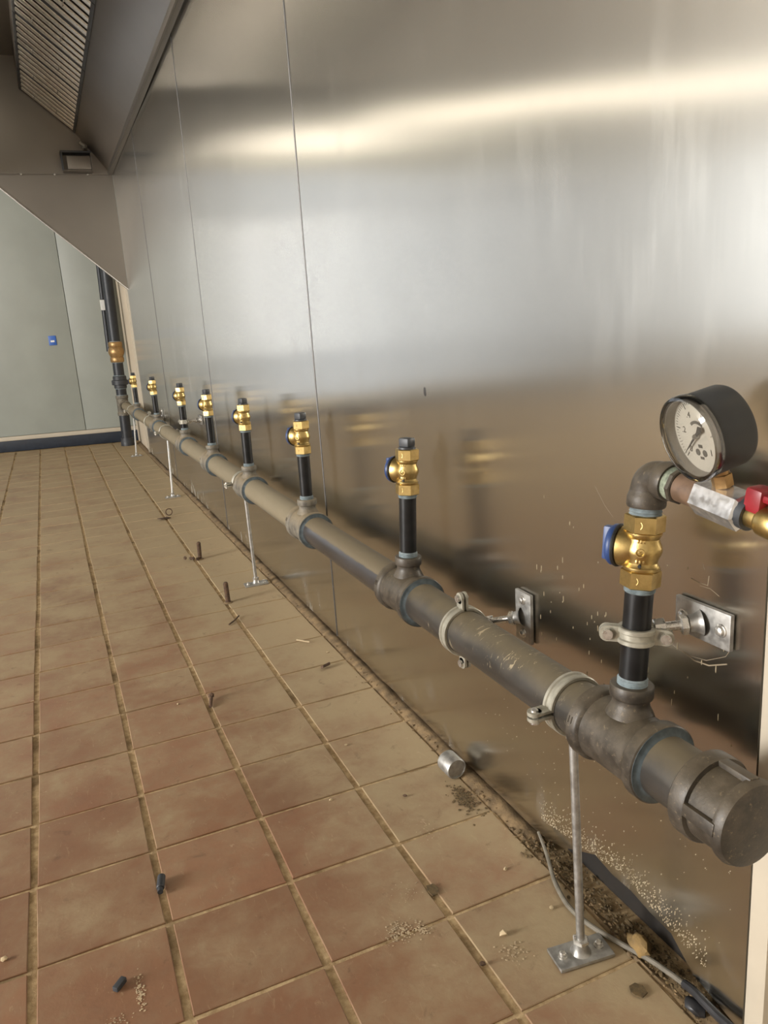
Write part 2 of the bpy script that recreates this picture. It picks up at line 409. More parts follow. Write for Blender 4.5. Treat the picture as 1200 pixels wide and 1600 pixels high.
# ---- right wall: core, steel sheets, joint strips
core = MB().box((WX+.085, (5.24+.45)/2, 1.4), (.12, 5.24-.45, 2.8)).build('wall_right', 'cavity', smooth=0)
struct(core, 'wall clad in tall brushed stainless sheets')
seams = [.450, 1.641, 2.852, 4.06, 5.222]
def sheet_dx(y, z, y0, y1, tilt, warp, seed):
    u = min(1, max(0, (y-y0)/(y1-y0))); return tilt(u, z)+math.sin(PI*u)**.6*warp*(mnoise.noise(V(y*1.1+seed*5, z*1.3, seed))+.45*mnoise.noise(V(y*2.6, z*3.0, seed+9)))
def sheet(y0, y1, tilt, warp, seed, z0=.012, z1=2.3, notch=None):
    nu, nv = 36, 64; bm = bmesh.new(); uvl = bm.loops.layers.uv.new('UVMap'); g = []
    for j in range(nv+1):
        row = []
        for i in range(nu+1):
            u, v = i/nu, j/nv; y = y0+.0015+(y1-y0-.003)*u
            zb = z0+.003*mnoise.noise(V(y*14, seed, 0))
            if notch: zb += notch(y)
            z = zb+(z1-zb)*v
            edge = math.sin(PI*u)**.6
            dx = tilt(u, z)+edge*warp*(mnoise.noise(V(y*1.1+seed*5, z*1.3, seed))+.45*mnoise.noise(V(y*2.6, z*3.0, seed+9)))
            row.append(bm.verts.new((WX+dx, y, z)))
        g.append(row)
    for j in range(nv):
        for i in range(nu):
            f = bm.faces.new((g[j][i], g[j+1][i], g[j+1][i+1], g[j][i+1]))
            for lp in f.loops: lp[uvl].uv = (lp.vert.co.y, lp.vert.co.z)
    # folded edge so that the sheet has thickness
    ext = bmesh.ops.extrude_edge_only(bm, edges=[e for e in bm.edges if len(e.link_faces) == 1])
    for v in [x for x in ext['geom'] if isinstance(x, bmesh.types.BMVert)]: v.co.x += .006
    me = bpy.data.meshes.new('steel_sheet'); bm.to_mesh(me); bm.free()
    return link('steel_sheet', me, 'steel', core, 50)
def notch1(y):
    k = max(0, 1-abs(y-.63)/.16); return .046*min(1, k*1.6)+(.018*mnoise.noise(V(y*34, 3, 1))+.008*mnoise.noise(V(y*90, 1, 5)) if k > 0 else 0)
zero = lambda u, z: 0.
hinge = lambda t: math.log1p(math.exp(t*12))/12          # smooth hinge: the upper part of a sheet leans back a little
lean1 = lambda u, z: (.006*u)*(hinge(z-.86)-.08*max(0, z-1.3))
lean3 = lambda u, z: .006*(1-u)*(hinge(z-.86)-.08*max(0, z-1.3))
lean2 = lambda u, z: (.006)*(hinge(z-.86)-.08*max(0, z-1.3))
dx1 = lambda y, z: sheet_dx(y, z, seams[0], seams[1], lean1, .0022, 1)
sh1 = sheet(seams[0], seams[1], lean1, .0022, 1, notch=notch1)
sh2 = sheet(seams[1], seams[2], lean2, .0018, 2)
sh3 = sheet(seams[2], seams[3], lean3, .0012, 3)
sh4 = sheet(seams[3], seams[4], zero, .0010, 4)
for i, y in enumerate(seams[1:4]):
    f = (lambda z: lean2(0, z)) if i == 0 else ((lambda z: lean2(1, z)) if i == 1 else (lambda z: 0.))
    zz = [.012+2.27*k/24 for k in range(25)]
    mb = MB(); rings = [[mb.bm.verts.new((WX+f(z)+a, y+b, z)) for a, b in ((.004, -.0017), (-.0008, -.0017), (-.0016, -.0008), (-.0016, .0008), (-.0008, .0017), (.004, .0017))] for z in zz]
    for A, B in zip(rings, rings[1:]):
        for k in range(6): mb.face((A[k], A[(k+1) % 6], B[(k+1) % 6], B[k]))
    mb.face(rings[0]); mb.face(rings[-1][::-1]); mb.build('joint_strip', 'strip', core, 30)
# near end: white jamb; far end: cream wall with a profiled jamb
tr = MB().box((WX+.02, .4375, 1.3), (.045, .022, 2.6), .003).box((WX+.028, .415, 1.3), (.045, .024, 2.6), .002).box((WX+.05, .2, 1.3), (.05, .41, 2.6), .002).build('trim_1', 'trim', smooth=30)
struct(tr, 'white painted door jamb at the near end of the steel wall')
fy = back_at(WX).y
cw = MB().box((WX+.06, (5.26+fy)/2+.1, 1.35), (.1, fy-5.26+.2, 2.7)).build('wall_right_end', 'cream', smooth=0); struct(cw, 'plain cream wall behind the tall black pipe')
t2 = MB().box((WX+.01, 5.236, 1.3), (.03, .026, 2.6), .004).box((WX+.012, 5.30, 1.3), (.02, .05, 2.6), .006).box((WX+.010, 5.39, 1.3), (.012, .012, 2.6), .003).build('trim_2', 'trim', smooth=30)
struct(t2, 'pale profiled jamb where the steel wall ends')
# ---- far wall with base
def wallbox(p0, p1, z0, z1, th, name, mat, parent=None, out=0., bev=0.):
    d = (p1-p0).normalized(); n = V(d.y, -d.x, 0); m = (p0+p1)/2+n*(out-th/2)
    R = Matrix(((d.x, n.x, 0), (d.y, n.y, 0), (0, 0, 1)))
    return MB().box((m.x, m.y, (z0+z1)/2), ((p1-p0).length, th, z1-z0), bev, R).build(name, mat, parent, 30 if bev else 0)
pl, pr = back_at(ROOM_X-.1), back_at(.75)
GX0, GX1, GZ0, GZ1 = -5.3, -.60, .10, 2.05
wbm = MB()
def wseg(x0, x1, z0, z1):
    a, b = back_at(x0), back_at(x1); m = (a+b)/2-BN*.062; wbm.box((m.x, m.y, (z0+z1)/2), ((b-a).length, .1, z1-z0), 0, Matrix(((BD.x, BN.x, 0), (BD.y, BN.y, 0), (0, 0, 1))))
wseg(ROOM_X-.1, GX0, -.05, CEIL); wseg(GX1, .75, -.05, CEIL); wseg(GX0, GX1, GZ1, CEIL); wseg(GX0, GX1, -.05, GZ0)
wb = wbm.build('wall_back', 'backwall', smooth=0); struct(wb, 'grey green panelled wall at the far end')
xs = [-.60, .200, .60]
for a, b in zip(xs, xs[1:]):
    wallbox(back_at(a+.002), back_at(b-.002), .11, CEIL-.02, .012, 'wall_panel', 'backwall', wb, out=0., bev=.0015)
bb = wallbox(back_at(ROOM_X+.02), back_at(.56), 0, .078, .03, 'baseboard_back', 'navy', out=.026, bev=.004); struct(bb, 'navy blue base along the far wall')
bt = wallbox(back_at(ROOM_X+.02), back_at(.56), .078, .108, .03, 'trim_3', 'trim', out=.020, bev=.005); struct(bt, 'pale strip above the navy base')
w2 = None
wfm = MB(); RB = Matrix(((BD.x, BN.x, 0), (BD.y, BN.y, 0), (0, 0, 1)))
nb = 4; gxs = [GX0+(GX1-GX0)*i/nb for i in range(nb+1)]
for x in gxs:
    p = back_at(x)-BN*.05; wfm.box((p.x, p.y, (GZ0+GZ1)/2), (.05, .05, GZ1-GZ0), 0, RB)
for z in (GZ0+.025, GZ1-.025):
    m = (back_at(GX0)+back_at(GX1))/2-BN*.05; wfm.box((m.x, m.y, z), ((back_at(GX1)-back_at(GX0)).length, .05, .05), 0, RB)
w2 = wfm.build('window_2', 'frame', smooth=0); struct(w2, 'wide glazed front in the far wall')
for a, b in zip(gxs, gxs[1:]):
    m = (back_at(a)+back_at(b))/2-BN*.05; MB().box((m.x, m.y, (GZ0+GZ1)/2), ((back_at(b)-back_at(a)).length-.05, .006, GZ1-GZ0-.1), 0, RB).build('pane', 'pane', w2, 0)
pm = (back_at(GX0)+back_at(GX1))/2+BN*.01
po = area('window_portal', (pm.x, pm.y, (GZ0+GZ1)/2), BN, (back_at(GX1)-back_at(GX0)).length, GZ1-GZ0, 1, (1, 1, 1)); po.data.cycles.is_portal = True
# ---- rest of the room
ce = MB().box(((ROOM_X+.7)/2, 2.9, CEIL+.05), (.7-ROOM_X+.2, 9.4, .1)).build('ceiling', 'ceil', smooth=0); struct(ce)
wl = MB()
wy0, wy1, wz0, wz1 = -.2, 6.2, .35, 2.12
for (y0, y1, z0, z1) in ((ROOM_Y-.1, wy0, 0, CEIL), (wy1, 7.5, 0, CEIL), (wy0, wy1, 0, wz0), (wy0, wy1, wz1, CEIL)):
    wl.box((ROOM_X-.05, (y0+y1)/2, (z0+z1)/2), (.1, y1-y0, z1-z0))
struct(wl.build('wall_left', 'plaster', smooth=0))
wf = MB().box(((ROOM_X+.7)/2, ROOM_Y-.05, CEIL/2), (.7-ROOM_X+.2, .1, CEIL)).build('wall_front', 'plaster', smooth=0); struct(wf)
wr = MB().box((WX+.12, (ROOM_Y+.0)/2, CEIL/2), (.1, .0-ROOM_Y, CEIL)).build('wall_right_near', 'plaster', smooth=0); struct(wr)
win = MB()
for y in (wy0+.03, (wy0*2+wy1)/3, (wy0+wy1*2)/3, wy1-.03): win.box((ROOM_X-.05, y, (wz0+wz1)/2), (.06, .06, wz1-wz0))
for z in (wz0+.03, wz1-.03): win.box((ROOM_X-.05, (wy0+wy1)/2, z), (.06, wy1-wy0, .06))
win = win.build('window_1', 'frame', smooth=0); struct(win)
for i in range(3):
    a = wy0+(wy1-wy0)*i/3+.06; b = wy0+(wy1-wy0)*(i+1)/3-.06
    MB().box((ROOM_X-.06, (a+b)/2, (wz0+wz1)/2), (.006, b-a, wz1-wz0-.12)).build('pane', 'pane', win, 0)

# =================================================================== CANOPY HOOD
HY = 5.13; HF = -.165; HZ = 1.69; HT = 2.30
hood = thing('canopy_hood', 'long stainless canopy hood over the steel wall', 'hood', (WX, HY, HZ))
A_, B_, C_ = V(.536, 0, HZ), V(.367, 0, 1.912), V(.105, 0, 2.136)
def strip_xz(mb, a, b, y0, y1, th):
    d = (b-a).normalized(); n = V(d.z, 0, -d.x)*th
    return mb.poly([V(a.x, y0, a.z), V(b.x, y0, b.z), V(b.x, y1, b.z), V(a.x, y1, a.z)], n)
HY0 = .0
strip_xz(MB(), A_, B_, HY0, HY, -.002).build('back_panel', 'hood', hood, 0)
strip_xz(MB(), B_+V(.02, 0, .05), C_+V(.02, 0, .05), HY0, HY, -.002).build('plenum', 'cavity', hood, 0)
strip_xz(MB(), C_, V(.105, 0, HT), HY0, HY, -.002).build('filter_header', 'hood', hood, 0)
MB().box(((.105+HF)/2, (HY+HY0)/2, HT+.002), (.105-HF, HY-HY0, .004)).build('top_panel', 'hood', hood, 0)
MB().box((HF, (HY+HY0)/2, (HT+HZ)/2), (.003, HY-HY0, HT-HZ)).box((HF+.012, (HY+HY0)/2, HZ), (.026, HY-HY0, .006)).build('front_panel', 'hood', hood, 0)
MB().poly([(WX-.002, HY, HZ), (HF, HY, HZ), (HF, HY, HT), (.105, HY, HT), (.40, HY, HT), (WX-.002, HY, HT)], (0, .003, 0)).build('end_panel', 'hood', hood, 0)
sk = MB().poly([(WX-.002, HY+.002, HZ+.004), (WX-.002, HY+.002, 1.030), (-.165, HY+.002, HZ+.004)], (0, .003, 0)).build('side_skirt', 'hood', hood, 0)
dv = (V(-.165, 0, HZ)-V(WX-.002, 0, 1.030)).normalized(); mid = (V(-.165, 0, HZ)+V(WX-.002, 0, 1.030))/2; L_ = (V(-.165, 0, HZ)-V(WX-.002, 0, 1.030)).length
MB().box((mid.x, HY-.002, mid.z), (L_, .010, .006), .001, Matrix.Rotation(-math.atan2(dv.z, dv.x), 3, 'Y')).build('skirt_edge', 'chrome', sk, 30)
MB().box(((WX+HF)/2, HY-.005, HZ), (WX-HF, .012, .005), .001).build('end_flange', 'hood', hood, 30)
for x in (.22, .40, .04):
    MB().lathe([(0, .004), (.004, .0035), (.006, .001), (.006, 0)], frame((x, HY-.010, HZ-.004), (0, -1, 0)), 12).build('rivet', 'bolt', hood)
MB().box((WX-.010, (HY+HY0)/2, HZ+.004), (.018, HY-HY0, .012), .002).box((WX-.022, (HY+HY0)/2, HZ+.014), (.006, HY-HY0, .03), .001).build('wall_angle', 'hood', hood, 30)
# grease cup on the end panel and a nozzle above it
cup = thing('grease_cup', 'small open steel grease cup on the hood end panel', 'grease cup', (.345, HY-.05, HZ+.006))
cb = MB()
cx0, cx1, cy0, cy1, cz0, cz1 = .268, .425, HY-.085, HY-.008, HZ+.006, HZ+.105
cb.box(((cx0+cx1)/2, (cy0+cy1)/2, cz0), (cx1-cx0, cy1-cy0, .003)).box((cx0, (cy0+cy1)/2, (cz0+cz1)/2), (.003, cy1-cy0, cz1-cz0)).box((cx1, (cy0+cy1)/2, (cz0+cz1)/2), (.003, cy1-cy0, cz1-cz0)).box(((cx0+cx1)/2, cy1, (cz0+cz1)/2), (cx1-cx0, .003, cz1-cz0))
cb.build('cup_body', 'hood', cup, 0)
MB().box(((cx0+cx1)/2, (cy0+cy1)/2, cz1), (cx1-cx0+.012, cy1-cy0+.01, .010), .002).box((cx0-.002, cy0, (cz0+cz1)/2), (.012, .008, cz1-cz0), .002).build('cup_rim', 'union', cup, 30)
MB().box(((cx0+cx1)/2+.01, cy0, (cz0+cz1)/2-.01), (cx1-cx0-.03, .003, cz1-cz0-.03), .001).build('cup_front', 'hood', cup, 30)
nz = thing('spray_nozzle', 'small metal nozzle sticking out above the grease cup', 'nozzle', (.405, HY, 1.80))
MB().cyl((.405, HY-.003, 1.80), (.402, HY-.05, 1.822), .011, ch=.002).build('nozzle_body', 'old_brass', nz)
MB().prism((.402, HY-.05, 1.822), (.4, HY-.068, 1.831), .016).build('nozzle_nut', 'zinc', nz)
MB().cyl((.4, HY-.066, 1.830), (.372, HY-.08, 1.85), .010, .013).build('nozzle_tip', 'zinc', nz)
# baffle filters
FD = (C_-B_).normalized(); FN = V(FD.z, 0, -FD.x); FN = FN if FN.z < 0 else -FN; FL = (C_-B_).length
FW = .375
filt_names = ['farthest', 'second from the far end', 'third from the far end', 'fourth from the far end', 'fifth from the far end', 'sixth from the far end']
for i, nm in enumerate(filt_names):
    y1 = HY-.004-i*FW; y0 = y1-FW+.004
    R = Matrix(((FD.x, 0, FN.x), (0, 1, 0), (FD.z, 0, FN.z)))
    m0 = (B_+C_)/2; ft = thing('baffle_filter', f'steel baffle filter in the hood, {nm}', 'filter', (m0.x, (y0+y1)/2, m0.z), 'baffle filters in the hood')
    fr = MB(); ctr = V(m0.x, (y0+y1)/2, m0.z)
    for sx, w in ((FL/2-.008, 0), (-FL/2+.008, 0)): fr.box(ctr+FD*sx+FN*(-.006), (.016, FW-.006, .022), .001, R)
    for sy in (-1, 1): fr.box(ctr+V(0, sy*(FW/2-.010), 0)-FN*.008, (FL, .014, .018), .001, R)
    fr.build('filter_frame', 'union', ft, 30)
    for k in range(5):
        yy = y0+.037+k*.0725
        s = MB(); prof = [(-.021, .000), (-.020, .003), (-.016, .0045), (.016, .0045), (.020, .003), (.021, .000), (.018, -.003), (-.018, -.003)]
        e0, e1 = ctr-FD*(FL/2-.012), ctr+FD*(FL/2-.012)
        r0 = [s.bm.verts.new(V(e0.x, yy+a, e0.z)+FN*b) for a, b in prof]; r1 = [s.bm.verts.new(V(e1.x, yy+a, e1.z)+FN*b) for a, b in prof]
        for q in range(8): s.face((r0[q], r0[(q+1) % 8], r1[(q+1) % 8], r1[q]))
        s.face(r0); s.face(r1[::-1]); s.build('baffle', 'filt', ft, 50)
    for sx in (-.06, .07):
        p = ctr+FD*sx+V(0, -.02 if sx < 0 else .05, 0)+FN*.012
        MB().tube([p, p+FN*.010+V(0, .004, 0), p+FN*.010+V(0, .036, 0), p+V(0, .04, 0)], .002, 6).build('filter_handle', 'zinc', ft)
# lamp inside the hood, behind its front panel
hl = thing('hood_lamp', 'slim strip lamp inside the hood front', 'lamp', (HF+.03, 3.7, 2.2), local=False)
MB().box((HF+.015, 3.75, 2.14), (.026, 2.3, .05), .003).build('lamp_body', 'frame', hl, 30)
MB().cyl((HF+.042, 2.65, 2.14), (HF+.042, 4.85, 2.14), .014).build('lamp_tube', 'tube2', hl)

# ceiling strip lamps across the room
for (pa, pb, nm, drop) in (((-5.05, 4.36), (-1.85, 6.18), 'skewed across the far corner', .22), ((-1.75, back_at(-1.75).y-.14), (-.22, back_at(-.22).y-.14), 'short one against the far wall', .36), ((-4.6, 2.6), (-1.0, 2.6), 'straight across the middle', .22)):
    a, b = V(*pa, 0), V(*pb, 0); m = (a+b)/2; d = (b-a).normalized(); L = (b-a).length; zl = CEIL-drop
    RL = Matrix(((d.x, -d.y, 0), (d.y, d.x, 0), (0, 0, 1)))
    la = thing('strip_lamp', f'strip lamp under the ceiling, {nm}', 'lamp', (m.x, m.y, CEIL))
    MB().box((m.x, m.y, zl+.05), (L, .24, .05), .01, RL).build('lamp_body', 'frame', la, 30)
    MB().box((m.x, m.y, zl-(.05 if drop > .3 else .02)), (L-.06, .21, .15 if drop > .3 else .09), .02, RL).build('lamp_diffuser', 'tube', la, 30)
    for p in (a+d*.4, b-d*.4): MB().cyl((p.x, p.y, zl+.07), (p.x, p.y, CEIL), .006).build('lamp_rod', 'zinc', la)

# =================================================================== GAS PIPE
PX, PZ, PR = .469, .316, .0302
tees = [(.542, 4.5), (1.049, 3.0), (1.556, .7), (2.074, .6), (2.588, .4), (3.138, .3), (3.985, 0), (4.895, 0)]
gp = thing('gas_pipe', 'long dusty steel gas pipe with tees running low along the steel wall', 'pipe', (PX, .39, PZ-PR))
def pz(y): return PZ-.0012*max(0, y-.5)**2
def pc(y): return V(PX, y, pz(y))
def Yax(y): return frame(pc(y), pc(y+.01)-pc(y-.01))
TH = .049
def pipe_seg(y0, y1, mat): MB().lathe([(PR, 0), (PR, (pc(y1)-pc(y0)).length)], frame(pc(y0), pc(y1)-pc(y0)), 40).build('main_pipe', mat, gp)
for i, (y, lean) in enumerate(tees):
    tm = 'tee' if i < 1 else ('tee' if i == 1 else 'tee_old')
    th = math.radians(lean); D = V(math.sin(th), 0, math.cos(th)); c = pc(y)
    mb = MB()
    mb.lathe([(.0305, -TH), (.0380, -TH), (.0394, -TH+.0012), (.0392, -TH+.0125), (.0380, -TH+.0150), (.0352, -TH+.017), (.0346, -TH+.022), (.0346, TH-.022), (.0352, TH-.017), (.0380, TH-.015), (.0392, TH-.0125), (.0394, TH-.0012), (.0380, TH), (.0305, TH)], Yax(y), 44)
    mb.lathe([(.0235, .0300), (.0215, .0345), (.0185, .040), (.0178, .044), (.0183, .0475), (.0204, .0490), (.0210, .0505), (.0210, .0600), (.0202, .0615), (.0140, .0615)], frame(c, D), 36)
    # two little casting marks on the shoulder
    for s in (-1, 1): mb.box(c+V(-.0392*math.cos(.35), TH-.006+s*.0022, .0392*math.sin(.35)), (.0016, .0012, .007), 0, Matrix.Rotation(.35, 3, 'Y'))
    te = mb.build('tee', tm, gp)
    for s in (-1, 1):
        MB().lathe([(.0300, .0030), (.0312, .0024), (.0335, .0009), (.0378, .0005), (.0378, -.002)], frame(pc(y+s*TH), (0, s, 0)), 44).build('joint_paste', 'paste_dark', te)
    nm_ = MB(); nm_.lathe([(.0133, .055), (.0133, .160)], frame(c, D), 28)
    nip = nm_.build('nipple', 'nipple', gp)
    for z0, L in ((.0612, .0075), (.1555, .006)):
        pr_ = [(.0131, z0-.001)]; nth = 4
        for k in range(nth): pr_ += [(.0146, z0+L*(k+.3)/nth), (.0137, z0+L*(k+.8)/nth)]
        pr_ += [(.0131, z0+L+.001)]
        MB().lathe(pr_, frame(c, D), 28).build('thread_paste', 'paste', nip)
ys = [t[0] for t in tees]
pipe_seg(.43, ys[0]-TH+.01, 'pipe_new'); pipe_seg(ys[0]+TH-.01, ys[1]-TH+.01, 'pipe_new'); pipe_seg(ys[1]+TH-.01, ys[2]-TH+.01, 'pipe_wiped')
for a, b in zip(ys[2:], ys[3:]): pipe_seg(a+TH-.01, b-TH+.01, 'pipe_old')
pipe_seg(ys[-1]+TH-.01, 5.74, 'pipe_old')
# end cap: rim, recessed drum, four ribs, domed end
cy = .447
mb = MB().lathe([(.0303, 0), (.0385, 0), (.0402, -.0018), (.0402, -.0150), (.0392, -.0172), (.0352, -.0182), (.0345, -.0450), (.0378, -.0462), (.0384, -.0500), (.0360, -.0555), (.030, -.0575), (0, -.0585)], Yax(cy), 48)
for k in range(4):
    a = math.radians(172+90*k); mb.box((PX+.0358*math.cos(a), cy-.033, PZ+.0358*math.sin(a)), (.0070, .034, .0115), .0015, Matrix.Rotation(-a, 3, 'Y'))
mb.build('end_cap', 'tee', gp)

# =================================================================== VALVES
def hexband(mb, z0, z1, rc=.0186, rot=0.): mb.prism((0, 0, z0), (0, 0, z1), rc, 6, .0012, rot)
AX = V(-.45, .89, 0).normalized()
def make_valve(label, plug):
    v = thing('gas_valve', label, 'valve', (0, 0, 0), 'brass gas valves along the pipe', local=True)
    mb = MB(); hexband(mb, 0, .0172, rot=.35); hexband(mb, .0530, .0702, rot=.35)
    mb.lathe([(.0120, .0165), (.0163, .0172), (.0170, .0185), (.0170, .0205), (.0155, .022), (.0143, .0245), (.0150, .028), (.0172, .033), (.0178, .0365), (.0172, .040), (.0150, .045), (.0145, .0475), (.0158, .0500), (.0165, .0515), (.0165, .0532), (.012, .0540)], None, 32)
    mb.lathe([(.0120, .0), (.0165, .006), (.0188, .0120), (.0193, .0198), (.0185, .0212), (.010, .0216)], frame((0, 0, .0365), AX), 32)
    side = V(AX.y, -AX.x, 0)
    cast = V(-.75, -.66, 0).normalized()
    for z, o_ in ((.0085, .0150), (.0615, .0150), (.0365, .0172)):      # raised casting rings
        d = (V(-.88, -.47, 0).normalized() if z != .0365 else cast)
        mb.lathe([(.0034, 0), (.0034, .0012), (.0042, .0012), (.0042, 0)], frame(d*(o_+.0003)+V(0, 0, z), d), 14, close=True)
        for q in (-1, 0, 1): mb.box(d*(o_+.0008)+V(0, 0, z+q*.0013), (.0022, .0022, .0006))
    for z in (.0465, .0272):
        for q in (-1, 0, 1):
            d = V(cast.x*math.cos(q*.2)-cast.y*math.sin(q*.2), cast.x*math.sin(q*.2)+cast.y*math.cos(q*.2), 0); mb.box(d*.0152+V(0, 0, z), (.0018, .0018, .0030), .0003, Matrix.Rotation(math.atan2(d.y, d.x), 3, 'Z'))
    body = mb.build('valve_body', 'brass', v, 30)
    pin = cast*.0155+V(.004, 0, 0); MB().cyl(V(*(cast*.0140))+V(0, 0, .0235), V(*(cast*.0172))+V(0, 0, .0235), .0016, seg=10).build('pin_hole', 'black', v)
    MB().lathe([(.0185, .0208), (.0206, .0212), (.0211, .0226), (.0206, .0240), (.0185, .0244)], frame((0, 0, .0365), AX), 32, close=True).build('seal_ring', 'black', v)
    cap = MB(); cap.lathe([(0, .0240), (.0196, .0240), (.0200, .0255), (.0200, .0280), (.0180, .0305), (0, .0310)], frame((0, 0, .0365), AX), 28)
    R = Matrix(((side.x, AX.x, 0), (side.y, AX.y, 0), (0, 0, 1)))
    cap.box(AX*.0325+V(0, 0, .0375), (.0105, .0110, .0330), .0022, R)
    cap.build('blue_cap', 'blue', v, 40)
    if plug:
        p = MB(); p.lathe([(0, .0700), (.0132, .0700), (.0128, .0728), (.0100, .0740), (0, .0742)], None, 24)
        p.box((0, 0, .0800), (.0185, .0185, .0135), .0028, Matrix.Rotation(.45, 3, 'Z')); p.build('square_plug', 'union', v, 40)
    return v
pos_words = ['on the nearest riser, under the elbow and pressure gauge', 'second from the gauge', 'third from the gauge, left of a sheet joint', 'fourth from the gauge', 'fifth from the gauge, right of the small riser clamp', 'sixth from the gauge, on the riser with a clamp', 'second from the tall black pipe, before the steel wall', 'closest to the tall black pipe, before the cream jamb']
v8 = make_valve('brass gas valve with blue cap '+pos_words[0], False)
v7 = make_valve('brass gas valve with square plug, '+pos_words[1], True)
vs = [v8, v7]+[copy_tree(v7) for _ in range(6)]
for i, (o, (y, lean)) in enumerate(zip(vs, tees)):
    th = math.radians(lean); D = V(math.sin(th), 0, math.cos(th))
    o.location = pc(y)+D*.1600; o.rotation_euler = (0, th, 0)
    if i > 1: o['label'] = 'brass gas valve with square plug, '+pos_words[i]

# =================================================================== CLAMPS, BRACKETS, STANDS
def clamp(root, c, axis, split, rin, width=.016, wall=.0042, lug=.019, mat='cast', lugs=(1, -1)):
    """two half rings bolted through lugs; axis = pipe direction, split = direction of the lugs"""
    ax = Vector(axis).normalized(); sp = Vector(split); sp = (sp-ax*sp.dot(ax)).normalized(); up = ax.cross(sp)
    M4 = Matrix(((sp.x, up.x, ax.x, c[0]), (sp.y, up.y, ax.y, c[1]), (sp.z, up.z, ax.z, c[2]), (0, 0, 0, 1)))
    R = Matrix(((sp.x, up.x, ax.x), (sp.y, up.y, ax.y), (sp.z, up.z, ax.z)))
    h = width/2; ro = rin+wall
    prof = [(rin, -h), (ro-.001, -h), (ro, -h+.001), (ro, -h*.45), (ro-.0016, -h*.3), (ro-.0016, h*.3), (ro, h*.45), (ro, h-.001), (ro-.001, h), (rin, h)]
    for s in (1, -1):
        g = .06; mb = MB()
        mb.arc(prof, s*g, s*(PI-g), M4, 26)
        for q in (1, -1):
            p = Vector(c)+sp*q*(rin+lug*.52)+up*s*.0032
            mb.box(p, (lug*.95, .0040, width), .0016, R)
            e = Vector(c)+sp*q*(rin+lug)+up*s*.0012; mb.lathe([(0, 0), (h*.98, 0), (h*.98, .004), (0, .004)], frame(e, up*s), 18)
        mb.build('clamp_half', mat, root, 40)
    for q in (1, -1):
        b0 = Vector(c)+sp*q*(rin+lug)
        MB().lathe([(0, .0088), (.0022, .0085), (.0040, .0070), (.0044, .0052), (.0030, .0052), (.0030, -.0052), (.0050, -.0052), (.0050, -.0090), (0, -.0090)], frame(b0, up), 14).build('clamp_screw', 'bolt', root)
def stand(y, base, label, top=None, plate_rot=-.12, dust=False):
    bx, by = base
    st = thing('pipe_stand', label, 'pipe stand', (bx, by, 0), 'floor stands under the gas pipe')
    R = Matrix.Rotation(plate_rot, 3, 'Z')
    MB().box((bx, by, .0026), (.070, .035, .0044), .0012, R).build('base_plate', 'zinc', st, 30)
    for s in (-1, 1):
        p = R @ V(s*.0235, 0, 0)+V(bx, by, 0)
        MB().lathe([(0, .0048), (.0056, .0048), (.0056, .0062), (.0040, .0062), (.0040, .0100), (.0028, .0112), (0, .0114)], frame(p, (0, 0, 1)), 14).build('anchor_bolt', 'bolt', st, 40)
    MB().lathe([(.0125, .0046), (.0112, .0060), (.0090, .0100), (.0082, .0160), (.0082, .0180), (0, .0180)], frame((bx, by, 0), (0, 0, 1)), 20).build('boss', 'zinc', st)
    MB().prism((bx, by, .0176), (bx, by, .0228), .0098, 6, .0008).build('lock_nut', 'bolt', st, 30)
    tp = pc(y)-V(0, 0, PR+.006)
    MB().cyl((bx, by, .016), tp, .0049, seg=16).build('threaded_rod', 'zinc', st)
    MB().prism(tp-V(0, 0, .004), tp+V(0, 0, .006), .0090, 6, .0008).build('ring_nut', 'bolt', st, 30)
    clamp(st, pc(y), (0, 1, 0), (-1, 0, 0), PR+.0004)
    return st
stand(.630, (.467, .616), 'galvanised pipe stand bolted to the floor near the end cap')
stand(2.160, (.474, 2.168), 'galvanised pipe stand beside the two rusty studs', plate_rot=-.06)
stand(3.70, (.452, 3.655), 'galvanised pipe stand third from the end cap', plate_rot=-.05)
stand(5.22, (.447, 5.16), 'galvanised pipe stand nearest the tall black pipe', plate_rot=0)
def bracket(c, axis, split, rin, plate_c, vertical, label, rod0, group='wall clamps on the gas pipe', lug=.017):
    br = thing('wall_clamp', label, 'pipe clamp', (WX, plate_c[0], plate_c[1]), group)
    clamp(br, c, axis, split, rin, lug=lug)
    pc = V(WX-.0038, plate_c[0], plate_c[1]); sz = (.0050, .036, .070) if vertical else (.0050, .068, .036)
    MB().box(pc, sz, .0012).build('wall_plate', 'zinc', br, 30)
    for s in (-1, 1):
        p = pc+(V(0, 0, s*.0235) if vertical else V(0, s*.0235, 0))
        MB().lathe([(.0068, .0024), (.0062, .0034), (.0050, .0036), (.0042, .0062), (.0020, .0072), (0, .0072)], frame(p, (-1, 0, 0)), 16).build('plate_screw', 'bolt', br, 40)
    rod0 = Vector(rod0); rod1 = pc-V(.0020, 0, 0); d = (rod1-rod0).normalized()
    MB().lathe([(.0130, .0024), (.0112, .0040), (.0090, .0080), (.0084, .0140), (0, .0140)], frame(pc, -d), 20).build('boss', 'zinc', br)
    MB().cyl(rod0, rod1-d*.008, .0046, seg=16).build('threaded_rod', 'bolt', br)
    MB().prism(rod1-d*.020, rod1-d*.013, .0098, 6, .0008).build('lock_nut', 'bolt', br, 30)
    MB().prism(rod0-d*.004, rod0+d*.007, .0088, 6, .0008, .3).build('ring_nut', 'bolt', br, 30)
    return br
bracket((PX, .872, PZ), (0, 1, 0), (0, 0, 1), PR+.0004, (.824, .338), True, 'wall clamp round the thick pipe between the two nearest tees', (PX+PR+.006, .868, .322))
th8 = math.radians(tees[0][1]); D8 = V(math.sin(th8), 0, math.cos(th8)); rc = V(PX, tees[0][0], PZ)+D8*.112
